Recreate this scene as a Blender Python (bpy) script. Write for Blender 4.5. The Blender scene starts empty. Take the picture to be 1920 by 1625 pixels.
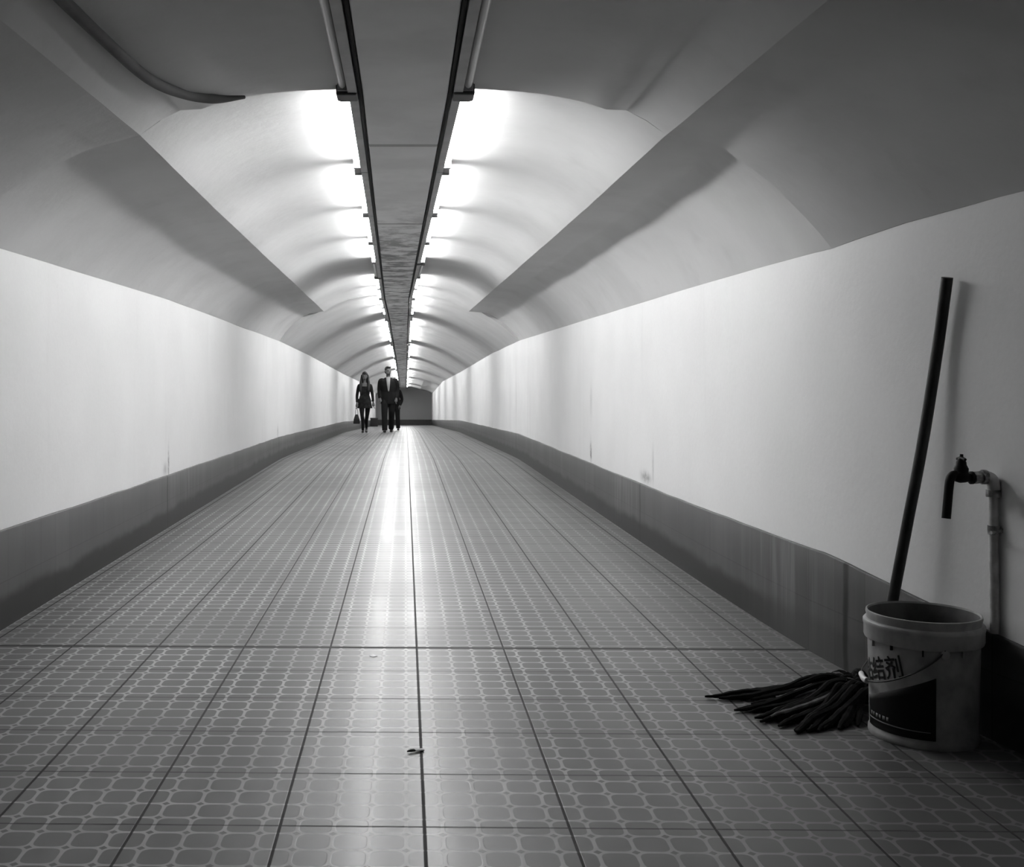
import bpy, bmesh, math, random
from mathutils import Vector, Matrix, noise
random.seed(7)
SC = bpy.context.scene
COL = SC.collection
PI = math.pi
R = math.radians

# ------------------------------------------------------------------ camera
F = 2014.0                       # focal length in pixels of the 1920 wide frame
PX0, PY0 = 760.0, 716.0          # where the tunnel direction meets the picture
EYE = 1.0                        # camera height above the floor
cam_data = bpy.data.cameras.new('camera')
cam_data.sensor_fit = 'HORIZONTAL'
cam_data.sensor_width = 36.0
cam_data.lens = F / 1920 * 36.0
cam_data.shift_x = (960 - PX0) / 1920
cam_data.shift_y = -(812.5 - PY0) / 1920
cam_data.clip_start = 0.05
cam_data.clip_end = 300
cam = bpy.data.objects.new('camera', cam_data)
COL.objects.link(cam)
cam.location = (0, 0, EYE)
cam.rotation_euler = (PI / 2, 0, 0)
SC.camera = cam

# ------------------------------------------------------------------ world, exposure
world = bpy.data.worlds.new('world')
SC.world = world
world.use_nodes = True
world.node_tree.nodes['Background'].inputs[0].default_value = (0, 0, 0, 1)
world.node_tree.nodes['Background'].inputs[1].default_value = 0.0
SC.view_settings.view_transform = 'Standard'
SC.view_settings.look = 'None'
SC.view_settings.exposure = 0.0
SC.view_settings.gamma = 1.0
SC.view_settings.use_curve_mapping = False
SC.cycles.max_bounces = 10
SC.cycles.diffuse_bounces = 5
SC.cycles.glossy_bounces = 4
SC.cycles.sample_clamp_indirect = 6.0
SC.cycles.caustics_reflective = False
SC.cycles.caustics_refractive = False
SC.cycles.use_denoising = True
SC.cycles.use_adaptive_sampling = True
SC.cycles.adaptive_threshold = 0.02
TUBE_POWER = 104.0


def at(px, py, y):
    """a pixel of the 1920x1625 frame at depth y -> a point"""
    return Vector(((px - PX0) * y / F, y, EYE - (py - PY0) * y / F))


# ------------------------------------------------------------------ materials
class NT:
    """small helper to write node trees"""
    def __init__(self, m):
        m.use_nodes = True
        self.t = m.node_tree
        self.bsdf = self.t.nodes['Principled BSDF']

    def n(self, kind, **kw):
        nd = self.t.nodes.new(kind)
        for k, v in kw.items():
            setattr(nd, k, v)
        return nd

    def link(self, a, b):
        self.t.links.new(a, b)

    def _in(self, sock, v):
        if isinstance(v, bpy.types.NodeSocket):
            self.t.links.new(v, sock)
        else:
            sock.default_value = v

    def m(self, op, a, b=0.0, c=None, clamp=False):
        nd = self.n('ShaderNodeMath', operation=op)
        nd.use_clamp = clamp
        self._in(nd.inputs[0], a)
        self._in(nd.inputs[1], b)
        if c is not None:
            self._in(nd.inputs[2], c)
        return nd.outputs[0]

    def xyz(self):
        tc = self.n('ShaderNodeTexCoord')
        sp = self.n('ShaderNodeSeparateXYZ')
        self.link(tc.outputs['Object'], sp.inputs[0])
        self.co = tc.outputs['Object']
        return sp.outputs

    def noise(self, scale, detail=3.0, rough=0.55, vec=None):
        nd = self.n('ShaderNodeTexNoise')
        nd.inputs['Scale'].default_value = scale
        nd.inputs['Detail'].default_value = detail
        nd.inputs['Roughness'].default_value = rough
        self.link(vec if vec is not None else self.co, nd.inputs['Vector'])
        return nd.outputs['Fac']

    def scaled(self, sx, sy, sz):
        mp = self.n('ShaderNodeMapping')
        mp.inputs['Scale'].default_value = (sx, sy, sz)
        self.link(self.co, mp.inputs['Vector'])
        return mp.outputs[0]

    def step(self, v, lo, hi):
        nd = self.n('ShaderNodeMapRange')
        nd.interpolation_type = 'SMOOTHSTEP'
        self._in(nd.inputs['Value'], v)
        nd.inputs['From Min'].default_value = lo
        nd.inputs['From Max'].default_value = hi
        return nd.outputs[0]

    def mix(self, f, a, b):
        nd = self.n('ShaderNodeMix', data_type='FLOAT')
        self._in(nd.inputs[0], f)
        self._in(nd.inputs[2], a)
        self._in(nd.inputs[3], b)
        return nd.outputs[0]

    def grey(self, v):
        cb = self.n('ShaderNodeCombineColor')
        for i in range(3):
            self._in(cb.inputs[i], v)
        self.link(cb.outputs[0], self.bsdf.inputs['Base Color'])

    def bump(self, h, strength=0.3, dist=0.01):
        b = self.n('ShaderNodeBump')
        b.inputs['Strength'].default_value = strength
        b.inputs['Distance'].default_value = dist
        self._in(b.inputs['Height'], h)
        self.link(b.outputs[0], self.bsdf.inputs['Normal'])


def plain(name, g, rough=0.6, metal=0.0, var=0.0, scale=20.0, spec=0.5):
    m = bpy.data.materials.new(name)
    t = NT(m)
    t.bsdf.inputs['Roughness'].default_value = rough
    t.bsdf.inputs['Metallic'].default_value = metal
    t.bsdf.inputs['Specular IOR Level'].default_value = spec
    if var:
        t.xyz()
        nz = t.noise(scale, 4)
        t.grey(t.mix(t.step(nz, 0.3, 0.7), g * (1 - var), g * (1 + var)))
    else:
        t.bsdf.inputs['Base Color'].default_value = (g, g, g, 1)
    return m


M = {}


def gauss_spot(t, y, z, y0, z0, sy, sz):
    a = t.m('DIVIDE', t.m('SUBTRACT', y, y0), sy)
    b = t.m('DIVIDE', t.m('SUBTRACT', z, z0), sz)
    d = t.m('ADD', t.m('MULTIPLY', a, a), t.m('MULTIPLY', b, b))
    return t.m('POWER', 2.718, t.m('MULTIPLY', d, -1.0))


def wall_mat(name, spots, g=0.80):
    m = bpy.data.materials.new(name)
    t = NT(m)
    x, y, z = t.xyz()
    base = t.mix(t.step(t.noise(1.3, 5), 0.3, 0.7), g * 0.965, g * 1.02)
    fine = t.mix(t.noise(60, 3), 0.97, 1.03)
    v = t.m('MULTIPLY', base, fine)
    # faint vertical runs of damp
    run = t.noise(1.0, 3, vec=t.scaled(1, 5, 0.5))
    v = t.m('MULTIPLY', v, t.mix(t.step(run, 0.58, 0.8), 1.0, 0.95))
    rag = t.noise(25, 4)
    for (y0, z0, sy, sz, s) in spots:
        k = t.m('MULTIPLY', gauss_spot(t, y, z, y0, z0, sy, sz), t.mix(t.step(rag, 0.3, 0.65), 0.2, s))
        v = t.m('MULTIPLY', v, t.m('SUBTRACT', 1.0, k, clamp=True))
    t.grey(v)
    t.bsdf.inputs['Roughness'].default_value = 0.75
    t.bsdf.inputs['Specular IOR Level'].default_value = 0.25
    t.bump(t.noise(35, 5), 0.15, 0.006)
    return m


def ceiling_mat():
    m = bpy.data.materials.new('ceiling_paint')
    t = NT(m)
    t.xyz()
    base = t.mix(t.step(t.noise(1.6, 6), 0.3, 0.7), 0.57, 0.63)
    v = t.m('MULTIPLY', base, t.mix(t.step(t.noise(4.5, 5), 0.55, 0.8), 1.0, 0.93))
    t.grey(v)
    t.bsdf.inputs['Roughness'].default_value = 0.8
    t.bsdf.inputs['Specular IOR Level'].default_value = 0.2
    t.bump(t.noise(14, 5), 0.2, 0.01)
    return m


def spine_mat():
    m = bpy.data.materials.new('spine_concrete')
    t = NT(m)
    x, y, z = t.xyz()
    a = t.noise(2.2, 6)
    streak = t.noise(1.0, 5, 0.7, vec=t.scaled(4.0, 4.5, 1))
    v = t.mix(t.step(a, 0.3, 0.7), 0.74, 0.88)
    far = t.step(y, 5.5, 9.0)              # the far boards are water stained
    dark = t.m('MULTIPLY', far, t.step(streak, 0.44, 0.60))
    v = t.m('MULTIPLY', v, t.mix(dark, 1.0, 0.32))
    # board joints
    j = t.m('ABSOLUTE', t.m('SUBTRACT', t.m('FRACT', t.m('DIVIDE', t.m('SUBTRACT', y, 4.66), 2.44)), 0.0))
    jm = t.m('LESS_THAN', j, 0.02)
    v = t.m('MULTIPLY', v, t.mix(jm, 1.0, 0.5))
    t.grey(v)
    t.bsdf.inputs['Roughness'].default_value = 0.8
    return m


def floor_mat():
    m = bpy.data.materials.new('floor_tiles')
    t = NT(m)
    x, y, z = t.xyz()
    T = 0.3257
    ys = t.m('ADD', y, t.m('MULTIPLY', x, 0.02))        # the rows run a little skew
    u = t.m('DIVIDE', t.m('SUBTRACT', x, 0.043), T)
    w = t.m('DIVIDE', t.m('SUBTRACT', ys, 4.044), T)
    # tile number -> random
    iu = t.m('FLOOR', u)
    iw = t.m('FLOOR', w)
    cx = t.n('ShaderNodeCombineXYZ')
    t.link(iu, cx.inputs[0])
    t.link(iw, cx.inputs[1])
    wn = t.n('ShaderNodeTexWhiteNoise', noise_dimensions='2D')
    t.link(cx.outputs[0], wn.inputs['Vector'])
    rnd = wn.outputs['Value']
    # octagon cells, four to a tile, the joint runs through the middle of a cell
    def cell(a):
        q = t.m('MULTIPLY', a, 4.0)
        return t.m('ABSOLUTE', t.m('SUBTRACT', t.m('FRACT', t.m('ADD', q, 0.5)), 0.5))
    fx, fy = cell(u), cell(w)
    p = t.m('POWER', t.m('ADD', t.m('POWER', fx, 4.0), t.m('POWER', fy, 4.0)), 0.25)
    line = t.step(p, 0.43, 0.462)
    dia = t.step(t.m('ADD', fx, fy), 0.865, 0.895)
    line = t.m('MULTIPLY', line, t.m('SUBTRACT', 1.0, dia))
    wear = t.step(t.noise(0.9, 4), 0.36, 0.62)
    wear = t.m('MULTIPLY', wear, t.mix(rnd, 0.85, 1.0))
    worn_side = t.step(x, 0.35, 0.9)                       # polished away towards the right wall
    amt = t.m('MULTIPLY', t.mix(wear, 1.0, 0.45), t.mix(worn_side, 1.0, 0.5))
    amt = t.m('MULTIPLY', amt, t.mix(t.step(w, -0.05, 0.05), 1.0, 0.68))     # older, flatter tiles past the wide joint
    body = t.mix(rnd, 0.080, 0.108)
    blot = t.mix(t.noise(3.0, 5), 0.9, 1.1)
    body = t.m('MULTIPLY', body, blot)
    v = t.mix(t.m('MULTIPLY', line, amt), body, 0.44)
    # joints
    def joint(a, wd):
        d = t.m('ABSOLUTE', t.m('SUBTRACT', t.m('FRACT', t.m('ADD', a, 0.5)), 0.5))
        return t.m('SUBTRACT', 1.0, t.step(d, wd * 0.6, wd * 1.3))
    gx = joint(u, 0.011)
    gy = joint(w, 0.011)
    big = t.m('SUBTRACT', 1.0, t.step(t.m('ABSOLUTE', w), 0.028, 0.05))
    g = t.m('MAXIMUM', t.m('MAXIMUM', gx, t.m('MULTIPLY', gy, 0.75)), big)
    v = t.mix(t.m('MULTIPLY', g, 0.93), v, 0.02)
    spots = t.step(t.noise(9.0, 2), 0.74, 0.80)
    v = t.m('MULTIPLY', v, t.mix(spots, 1.0, 0.6))
    t.grey(v)
    rg = t.mix(t.step(t.noise(1.2, 3), 0.2, 0.8), 0.40, 0.45)
    rg = t.m('ADD', rg, t.m('MULTIPLY', t.m('SUBTRACT', rnd, 0.5), 0.05))
    rg = t.mix(g, rg, 0.8)
    t.link(rg, t.bsdf.inputs['Roughness'])
    t.bsdf.inputs['Specular IOR Level'].default_value = 0.3
    t.link(t.m('MULTIPLY', t.m('SUBTRACT', 1.0, g), 0.17), t.bsdf.inputs['Coat Weight'])
    t.link(t.mix(t.step(t.noise(1.2, 3), 0.2, 0.8), 0.17, 0.24), t.bsdf.inputs['Coat Roughness'])
    # every tile lies at its own very slight tilt, cells are a touch hollow
    h = t.m('ADD', t.m('MULTIPLY', line, 0.25), t.m('MULTIPLY', g, -1.0))
    h = t.m('ADD', h, t.m('MULTIPLY', t.noise(40, 3), 0.12))
    b = t.n('ShaderNodeBump')
    b.inputs['Strength'].default_value = 0.35
    b.inputs['Distance'].default_value = 0.002
    t.link(h, b.inputs['Height'])
    vs = t.n('ShaderNodeVectorMath', operation='SUBTRACT')
    t.link(wn.outputs['Color'], vs.inputs[0])
    vs.inputs[1].default_value = (0.5, 0.5, 0.5)
    sc = t.n('ShaderNodeVectorMath', operation='MULTIPLY')
    t.link(vs.outputs[0], sc.inputs[0])
    sc.inputs[1].default_value = (0.006, 0.002, 0)
    ad = t.n('ShaderNodeVectorMath', operation='ADD')
    t.link(b.outputs[0], ad.inputs[0])
    t.link(sc.outputs[0], ad.inputs[1])
    no = t.n('ShaderNodeVectorMath', operation='NORMALIZE')
    t.link(ad.outputs[0], no.inputs[0])
    t.link(no.outputs[0], t.bsdf.inputs['Normal'])
    t.link(no.outputs[0], t.bsdf.inputs['Coat Normal'])
    return m


def skirting_mat(name, seams, dark_from=None):
    """dark glazed skirting tiles: 0.2 m wide, joint at half height, darker along the floor.
    the UV map carries (distance along, height above the floor)"""
    m = bpy.data.materials.new(name)
    t = NT(m)
    x, y, z = t.xyz()
    uv = t.n('ShaderNodeUVMap')
    sp = t.n('ShaderNodeSeparateXYZ')
    t.link(uv.outputs[0], sp.inputs[0])
    a, h = sp.outputs[0], sp.outputs[1]
    ia = t.m('FLOOR', t.m('DIVIDE', a, 0.2))
    wn = t.n('ShaderNodeTexWhiteNoise', noise_dimensions='1D')
    t.link(ia, wn.inputs['W'])
    g = t.mix(wn.outputs['Value'], 0.062, 0.08)
    g = t.m('MULTIPLY', g, t.mix(t.noise(1.0, 4, vec=t.scaled(1, 9, 1.5)), 0.75, 1.3))
    ragged = t.m('MULTIPLY', t.m('SUBTRACT', t.noise(3.0, 4), 0.5), 0.10)
    foot_dark = t.m('SUBTRACT', 1.0, t.step(t.m('ADD', h, ragged), 0.095, 0.15))  # darker strip along the foot of the tiles, ragged upper edge
    if dark_from is not None:
        foot_dark = t.m('MULTIPLY', foot_dark, t.mix(t.step(a, dark_from - 0.3, dark_from + 0.5), 0.35, 1.0))
    g = t.m('MULTIPLY', g, t.mix(foot_dark, 1.0, 0.13))
    d = t.m('ABSOLUTE', t.m('SUBTRACT', t.m('FRACT', t.m('DIVIDE', a, 0.2)), 0.5))
    jm = t.step(d, 0.485, 0.495)
    d2 = t.m('ABSOLUTE', t.m('SUBTRACT', h, 0.19))
    jm = t.m('MAXIMUM', jm, t.m('SUBTRACT', 1.0, t.step(d2, 0.001, 0.003)))
    g = t.m('MULTIPLY', g, t.mix(jm, 1.0, 0.7))
    for s in seams:
        wob = t.m('MULTIPLY', t.m('SUBTRACT', t.noise(6.0, 3), 0.5), 0.03)
        dd = t.m('ABSOLUTE', t.m('ADD', t.m('SUBTRACT', a, s), wob))
        g = t.m('MULTIPLY', g, t.mix(t.step(dd, 0.008, 0.025), 0.15, 1.0))
        runs = t.m('MULTIPLY', gauss_spot(t, a, h, s + 0.55, 0.25, 0.45, 0.14), t.step(t.noise(1.0, 3, vec=t.scaled(1, 22, 1.0)), 0.45, 0.7))
        g = t.m('ADD', g, t.m('MULTIPLY', runs, 0.07))
    t.grey(g)
    t.bsdf.inputs['Roughness'].default_value = 0.4
    t.bsdf.inputs['Specular IOR Level'].default_value = 0.2
    return m


M['wall_left'] = wall_mat('wall_left_plaster', [(7.45, 0.43, 0.02, 0.10, 0.8), (7.35, 0.40, 0.06, 0.04, 0.4), (13.8, 0.36, 0.05, 0.07, 0.4)])
M['wall_right'] = wall_mat('wall_right_plaster', g=0.84, spots=[(8.62, 0.44, 0.035, 0.07, 0.95), (8.6, 0.85, 0.05, 0.12, 0.15), (6.65, 0.41, 0.12, 0.03, 0.7), (6.45, 0.5, 0.02, 0.10, 0.3), (14.45, 0.8, 0.03, 0.35, 0.25)])
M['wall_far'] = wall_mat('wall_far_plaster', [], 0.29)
M['ceiling'] = ceiling_mat()
M['spine'] = spine_mat()
M['floor'] = floor_mat()
M['skirt_left'] = skirting_mat('skirting_left_tiles', [7.35, 13.8])
M['skirt_right'] = skirting_mat('skirting_right_tiles', [3.72, 6.75, 14.3], dark_from=4.3)
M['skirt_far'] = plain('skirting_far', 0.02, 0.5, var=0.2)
M['batten'] = plain('batten_enamel', 0.42, 0.5, var=0.12, scale=8)
M['holder'] = plain('lamp_holder', 0.30, 0.55)
M['dark_holder'] = plain('dark_lamp_holder', 0.05, 0.5)
M['tube_off'] = plain('unlit_tube', 0.72, 0.25)
M['cable'] = plain('cable_sheath', 0.012, 0.8, spec=0.2)
M['grey_cable'] = plain('grey_cable_sheath', 0.085, 0.9, var=0.2, scale=6)
mt = bpy.data.materials.new('lit_tube')
nt = NT(mt)
nt.bsdf.inputs['Base Color'].default_value = (0.8, 0.8, 0.8, 1)
nt.bsdf.inputs['Emission Color'].default_value = (1, 1, 1, 1)
nt.bsdf.inputs['Emission Strength'].default_value = TUBE_POWER
M['tube_on'] = mt
M['bucket'] = plain('bucket_plastic', 0.34, 0.5, var=0.22, scale=14)
M['bucket_in'] = plain('bucket_inside', 0.10, 0.7, var=0.3, scale=10)  # shade inside the bucket put into the colour, darker than the outer plastic
M['label_dark'] = plain('label_dark_print', 0.006, 0.5, spec=0.2)
M['ink'] = plain('ink', 0.008, 0.6, spec=0.2)
M['label_light'] = plain('label_light_print', 0.2, 0.6)
M['wire'] = plain('bail_wire', 0.03, 0.6)
M['grip'] = plain('white_grip', 0.85, 0.4)
M['pole'] = plain('mop_pole', 0.022, 0.5, var=0.35, scale=7, spec=0.25)
M['yarn'] = plain('mop_yarn', 0.010, 0.95, var=0.4, scale=30, spec=0.1)
M['yarn_grey'] = plain('mop_yarn_grey', 0.16, 0.95, var=0.3, scale=30, spec=0.1)
M['pipe'] = plain('pipe_paint', 0.52, 0.55, var=0.2, scale=25)
M['fitting'] = plain('corroded_fitting', 0.30, 0.55, metal=0.2, var=0.65, scale=55)
M['tap'] = plain('dark_tap', 0.010, 0.6, spec=0.15)
M['skin'] = plain('skin', 0.10, 0.6)
M['hair'] = plain('hair', 0.010, 0.5, spec=0.3)
M['black_cloth'] = plain('black_cloth', 0.010, 0.9, spec=0.1)
M['dark_cloth'] = plain("dark_cloth", 0.014, 0.9, var=0.4, scale=14, spec=0.1)
M['shirt'] = plain('pale_shirt', 0.26, 0.85)
M['leather'] = plain('black_leather', 0.008, 0.45, spec=0.3)
M['box'] = plain('dark_crate', 0.015, 0.6)
M['paper'] = plain('white_paper', 0.85, 0.8)
M['ash'] = plain('ash', 0.03, 0.9)


# ------------------------------------------------------------------ object helpers
def link_mesh(name, verts, faces, mat, parent=None, smooth=True, angle=40):
    me = bpy.data.meshes.new(name)
    me.from_pydata([tuple(v) for v in verts], [], faces)
    me.validate()
    me.update()
    if smooth:
        me.polygons.foreach_set('use_smooth', [True] * len(me.polygons))
        me.set_sharp_from_angle(angle=R(angle))
    if mat:
        me.materials.append(mat)
    o = bpy.data.objects.new(name, me)
    COL.objects.link(o)
    if parent:
        o.parent = parent
    return o


def fix_normals(o):
    bm = bmesh.new()
    bm.from_mesh(o.data)
    bmesh.ops.recalc_face_normals(bm, faces=bm.faces)
    bm.to_mesh(o.data)
    bm.free()
    return o


def tag(o, label, cat, group=None):
    o['label'] = label
    o['category'] = cat
    if group:
        o['group'] = group
    return o


def thing(name, label, cat, loc, rot=(0, 0, 0), group=None):
    o = bpy.data.objects.new(name, None)
    o.empty_display_size = 0.1
    COL.objects.link(o)
    o.location = loc
    o.rotation_euler = rot
    return tag(o, label, cat, group)


def struct(o):
    o['kind'] = 'structure'
    return o


def sweep(path, rad, seg=10, caps=True):
    """tube along a path; rad is a number, a list, or a list of pairs (two half axes)"""
    path = [Vector(p) for p in path]
    n = len(path)
    rads = rad if isinstance(rad, (list, tuple)) else [rad] * n
    verts, faces = [], []
    t0 = (path[1] - path[0]).normalized()
    up = Vector((0, 0, 1)) if abs(t0.z) < 0.9 else Vector((0, 1, 0))
    nrm = (up - t0 * up.dot(t0)).normalized()
    for i, p in enumerate(path):
        t = (path[min(i + 1, n - 1)] - path[max(i - 1, 0)]).normalized()
        nrm = (nrm - t * nrm.dot(t)).normalized()
        b = t.cross(nrm)
        r = rads[i]
        ra, rb = r if isinstance(r, (list, tuple)) else (r, r)
        for k in range(seg):
            a = 2 * PI * k / seg
            verts.append(p + nrm * (math.cos(a) * ra) + b * (math.sin(a) * rb))
    for i in range(n - 1):
        for k in range(seg):
            k2 = (k + 1) % seg
            faces.append((i * seg + k, i * seg + k2, (i + 1) * seg + k2, (i + 1) * seg + k))
    if caps:
        faces.append(tuple(range(seg))[::-1])
        faces.append(tuple((n - 1) * seg + k for k in range(seg)))
    return verts, faces


def lathe(prof, seg=48, close=False, origin=(0, 0, 0)):
    """prof = [(r, z)]"""
    ox, oy, oz = origin
    verts, faces = [], []
    for r, z in prof:
        for k in range(seg):
            a = 2 * PI * k / seg
            verts.append((ox + r * math.cos(a), oy + r * math.sin(a), oz + z))
    n = len(prof)
    for i in range(n - 1 + (1 if close else 0)):
        j = (i + 1) % n
        for k in range(seg):
            k2 = (k + 1) % seg
            faces.append((i * seg + k, i * seg + k2, j * seg + k2, j * seg + k))
    if not close:
        if prof[0][0] > 1e-6:
            faces.append(tuple(range(seg))[::-1])
        if prof[-1][0] > 1e-6:
            faces.append(tuple((n - 1) * seg + k for k in range(seg)))
    return verts, faces


def boxm(x0, x1, y0, y1, z0, z1):
    v = [(x0, y0, z0), (x1, y0, z0), (x1, y1, z0), (x0, y1, z0), (x0, y0, z1), (x1, y0, z1), (x1, y1, z1), (x0, y1, z1)]
    f = [(3, 2, 1, 0), (4, 5, 6, 7), (0, 1, 5, 4), (1, 2, 6, 5), (2, 3, 7, 6), (3, 0, 4, 7)]
    return v, f


def join(*parts):
    V, Fc = [], []
    for v, f in parts:
        b = len(V)
        V += [Vector(p) for p in v]
        Fc += [tuple(i + b for i in q) for q in f]
    return V, Fc


def xform(vf, mat):
    v, f = vf
    return [mat @ Vector(p) for p in v], f


def bevel(o, w=0.003, seg=2):
    md = o.modifiers.new('bevel', 'BEVEL')
    md.width = w
    md.segments = seg
    md.limit_method = 'ANGLE'
    return o


def catmull(pts, n=6):
    pts = [Vector(p) for p in pts]
    out = []
    P = [pts[0] * 2 - pts[1]] + pts + [pts[-1] * 2 - pts[-2]]
    for i in range(1, len(P) - 2):
        p0, p1, p2, p3 = P[i - 1:i + 3]
        for k in range(n):
            t = k / n
            out.append(0.5 * ((2 * p1) + (p2 - p0) * t + (2 * p0 - 5 * p1 + 4 * p2 - p3) * t * t + (3 * p1 - p0 - 3 * p2 + p3) * t ** 3))
    out.append(pts[-1])
    return out


def lin(tab, v):
    if v <= tab[0][0]:
        return tab[0][1]
    for (a, b), (c, d) in zip(tab, tab[1:]):
        if v <= c:
            return b + (d - b) * (v - a) / (c - a)
    return tab[-1][1]


# ------------------------------------------------------------------ the shape of the tunnel (heights relative to the eye)
Y0, Y1 = -5.0, 60.0
JA, JK, JD = 3.85, 14.0, 46.8           # joints: front bay, bend, far bay
FLOOR = [(-6, -1), (13, -1), (14, -1.004), (15, -1.023), (28.5, -1.34), (29.5, -1.37), (60, -2.41), (70, -2.75)]
CROWN = [(-6, 1.05), (2.4, 1.075), (3.85, 1.085), (9.5, 1.125), (14, 1.15), (18.5, 1.13), (25, 0.965), (32.5, 0.78), (39.8, 0.51), (60, -0.29)]
RIDGE = [(-6, 0.82), (2.4, 0.845), (3.85, 0.885), (5.4, 0.88), (14, 0.92), (46, 0.12), (60, -0.40)]
WTR = [(-6, 0.515), (2.5, 0.515), (3.0, 0.515), (3.4, 0.503), (3.85, 0.478), (6.8, 0.50), (14, 0.54), (18.5, 0.49), (28.9, 0.27), (42.8, 0.02), (60, -0.66)]
WTL = [(-6, 0.50), (2.5, 0.51), (4.35, 0.5415), (7.5, 0.57), (14, 0.53), (18.5, 0.45), (28.9, 0.20), (42, -0.05), (60, -0.66)]
XR = [(-6, 1.76), (1.5, 1.76), (2.2, 1.742), (2.5, 1.718), (2.8, 1.684), (3.1, 1.637), (3.4, 1.582), (3.68, 1.543), (4.0, 1.516), (4.5, 1.499), (5.2, 1.490), (6, 1.488), (70, 1.488)]
XL = [(-6, -1.641), (70, -1.641)]
SKR = [(-6, 0.22), (2.5, 0.25), (3.1, 0.306), (3.72, 0.375), (3.9, 0.383), (6.8, 0.36), (14, 0.325), (60, 0.30)]
SKL = [(-6, 0.40), (4.35, 0.398), (7.35, 0.358), (13.8, 0.29), (60, 0.29)]


def fz(y): return EYE + lin(FLOOR, y)
def crown(y): return EYE + lin(CROWN, y)
def drift(y): return lin([(3.85, 0.0), (14, -0.11), (40, -0.12), (60, -0.12)], y)
def wob(y, s, a): return a * (noise.noise(Vector((y * 1.3, s * 7.7, 0.3))) + 0.5 * noise.noise(Vector((y * 3.7, s * 3.1, 5.0))))


ys = []
y = Y0
while y < 60:
    ys.append(y)
    y += 0.5 if y < 0.4 else 0.25 if y < 1.5 else (0.1 if y < 8 else (0.2 if y < 16 else 0.5))
ys.append(Y1)


def strip(name, cols, mat, flip=False, uv=None, parent=None, angle=35):
    """cols: list of stations, each a list of points"""
    n = len(cols[0])
    V, Fc = [], []
    for c in cols:
        V += c
    for i in range(len(cols) - 1):
        for k in range(n - 1):
            q = (i * n + k, i * n + k + 1, (i + 1) * n + k + 1, (i + 1) * n + k)
            Fc.append(q[::-1] if flip else q)
    o = link_mesh(name, V, Fc, mat, parent, True, angle)
    if uv:
        lay = o.data.uv_layers.new(name='uv')
        for lp in o.data.loops:
            lay.data[lp.index].uv = uv(lp.vertex_index)
    return o


# floor
cols = [[Vector((x, yy, fz(yy))) for x in (-1.75, -0.8, 0, 0.8, 2.05)] for yy in ys]
struct(strip('floor', cols, M['floor']))

# walls (plaster runs down behind the skirting)
def wall_cols(side):
    out = []
    for yy in ys:
        X = lin(XR if side > 0 else XL, yy)
        top = EYE + lin(WTR if side > 0 else WTL, yy)
        b = fz(yy)
        col = []
        for k in range(9):
            t = k / 8
            zz = b + (top - b) * t
            col.append(Vector((X + 0.006 * noise.noise(Vector((yy * 0.8, zz * 1.5, side * 3.0))), yy, zz)))
        out.append(col)
    return out


struct(strip('wall_left', wall_cols(-1), M['wall_left'], flip=False))
struct(strip('wall_right', wall_cols(1), M['wall_right'], flip=True))

# skirting with a rounded top edge
def skirting(side, name, mat):
    cols, uvs = [], []
    for yy in ys:
        X = lin(XR if side > 0 else XL, yy)
        h = lin(SKR if side > 0 else SKL, yy) + wob(yy, side * 2.0, 0.006)
        b = fz(yy)
        s = side
        t = 0.014
        prof = [(-t, 0.0), (-t, 0.09), (-t, 0.19), (-t, h - 0.006), (-t + 0.004, h), (0.012, h)]
        cols.append([Vector((X + s * px, yy, b + ph)) for px, ph in prof])
        uvs += [(yy, ph) for px, ph in prof]
    o = strip(name, cols, mat, flip=side > 0, uv=lambda i: uvs[i])
    return struct(o)


skirting(-1, 'baseboard_left', M['skirt_left'])
skirting(1, 'baseboard_right', M['skirt_right'])

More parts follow.
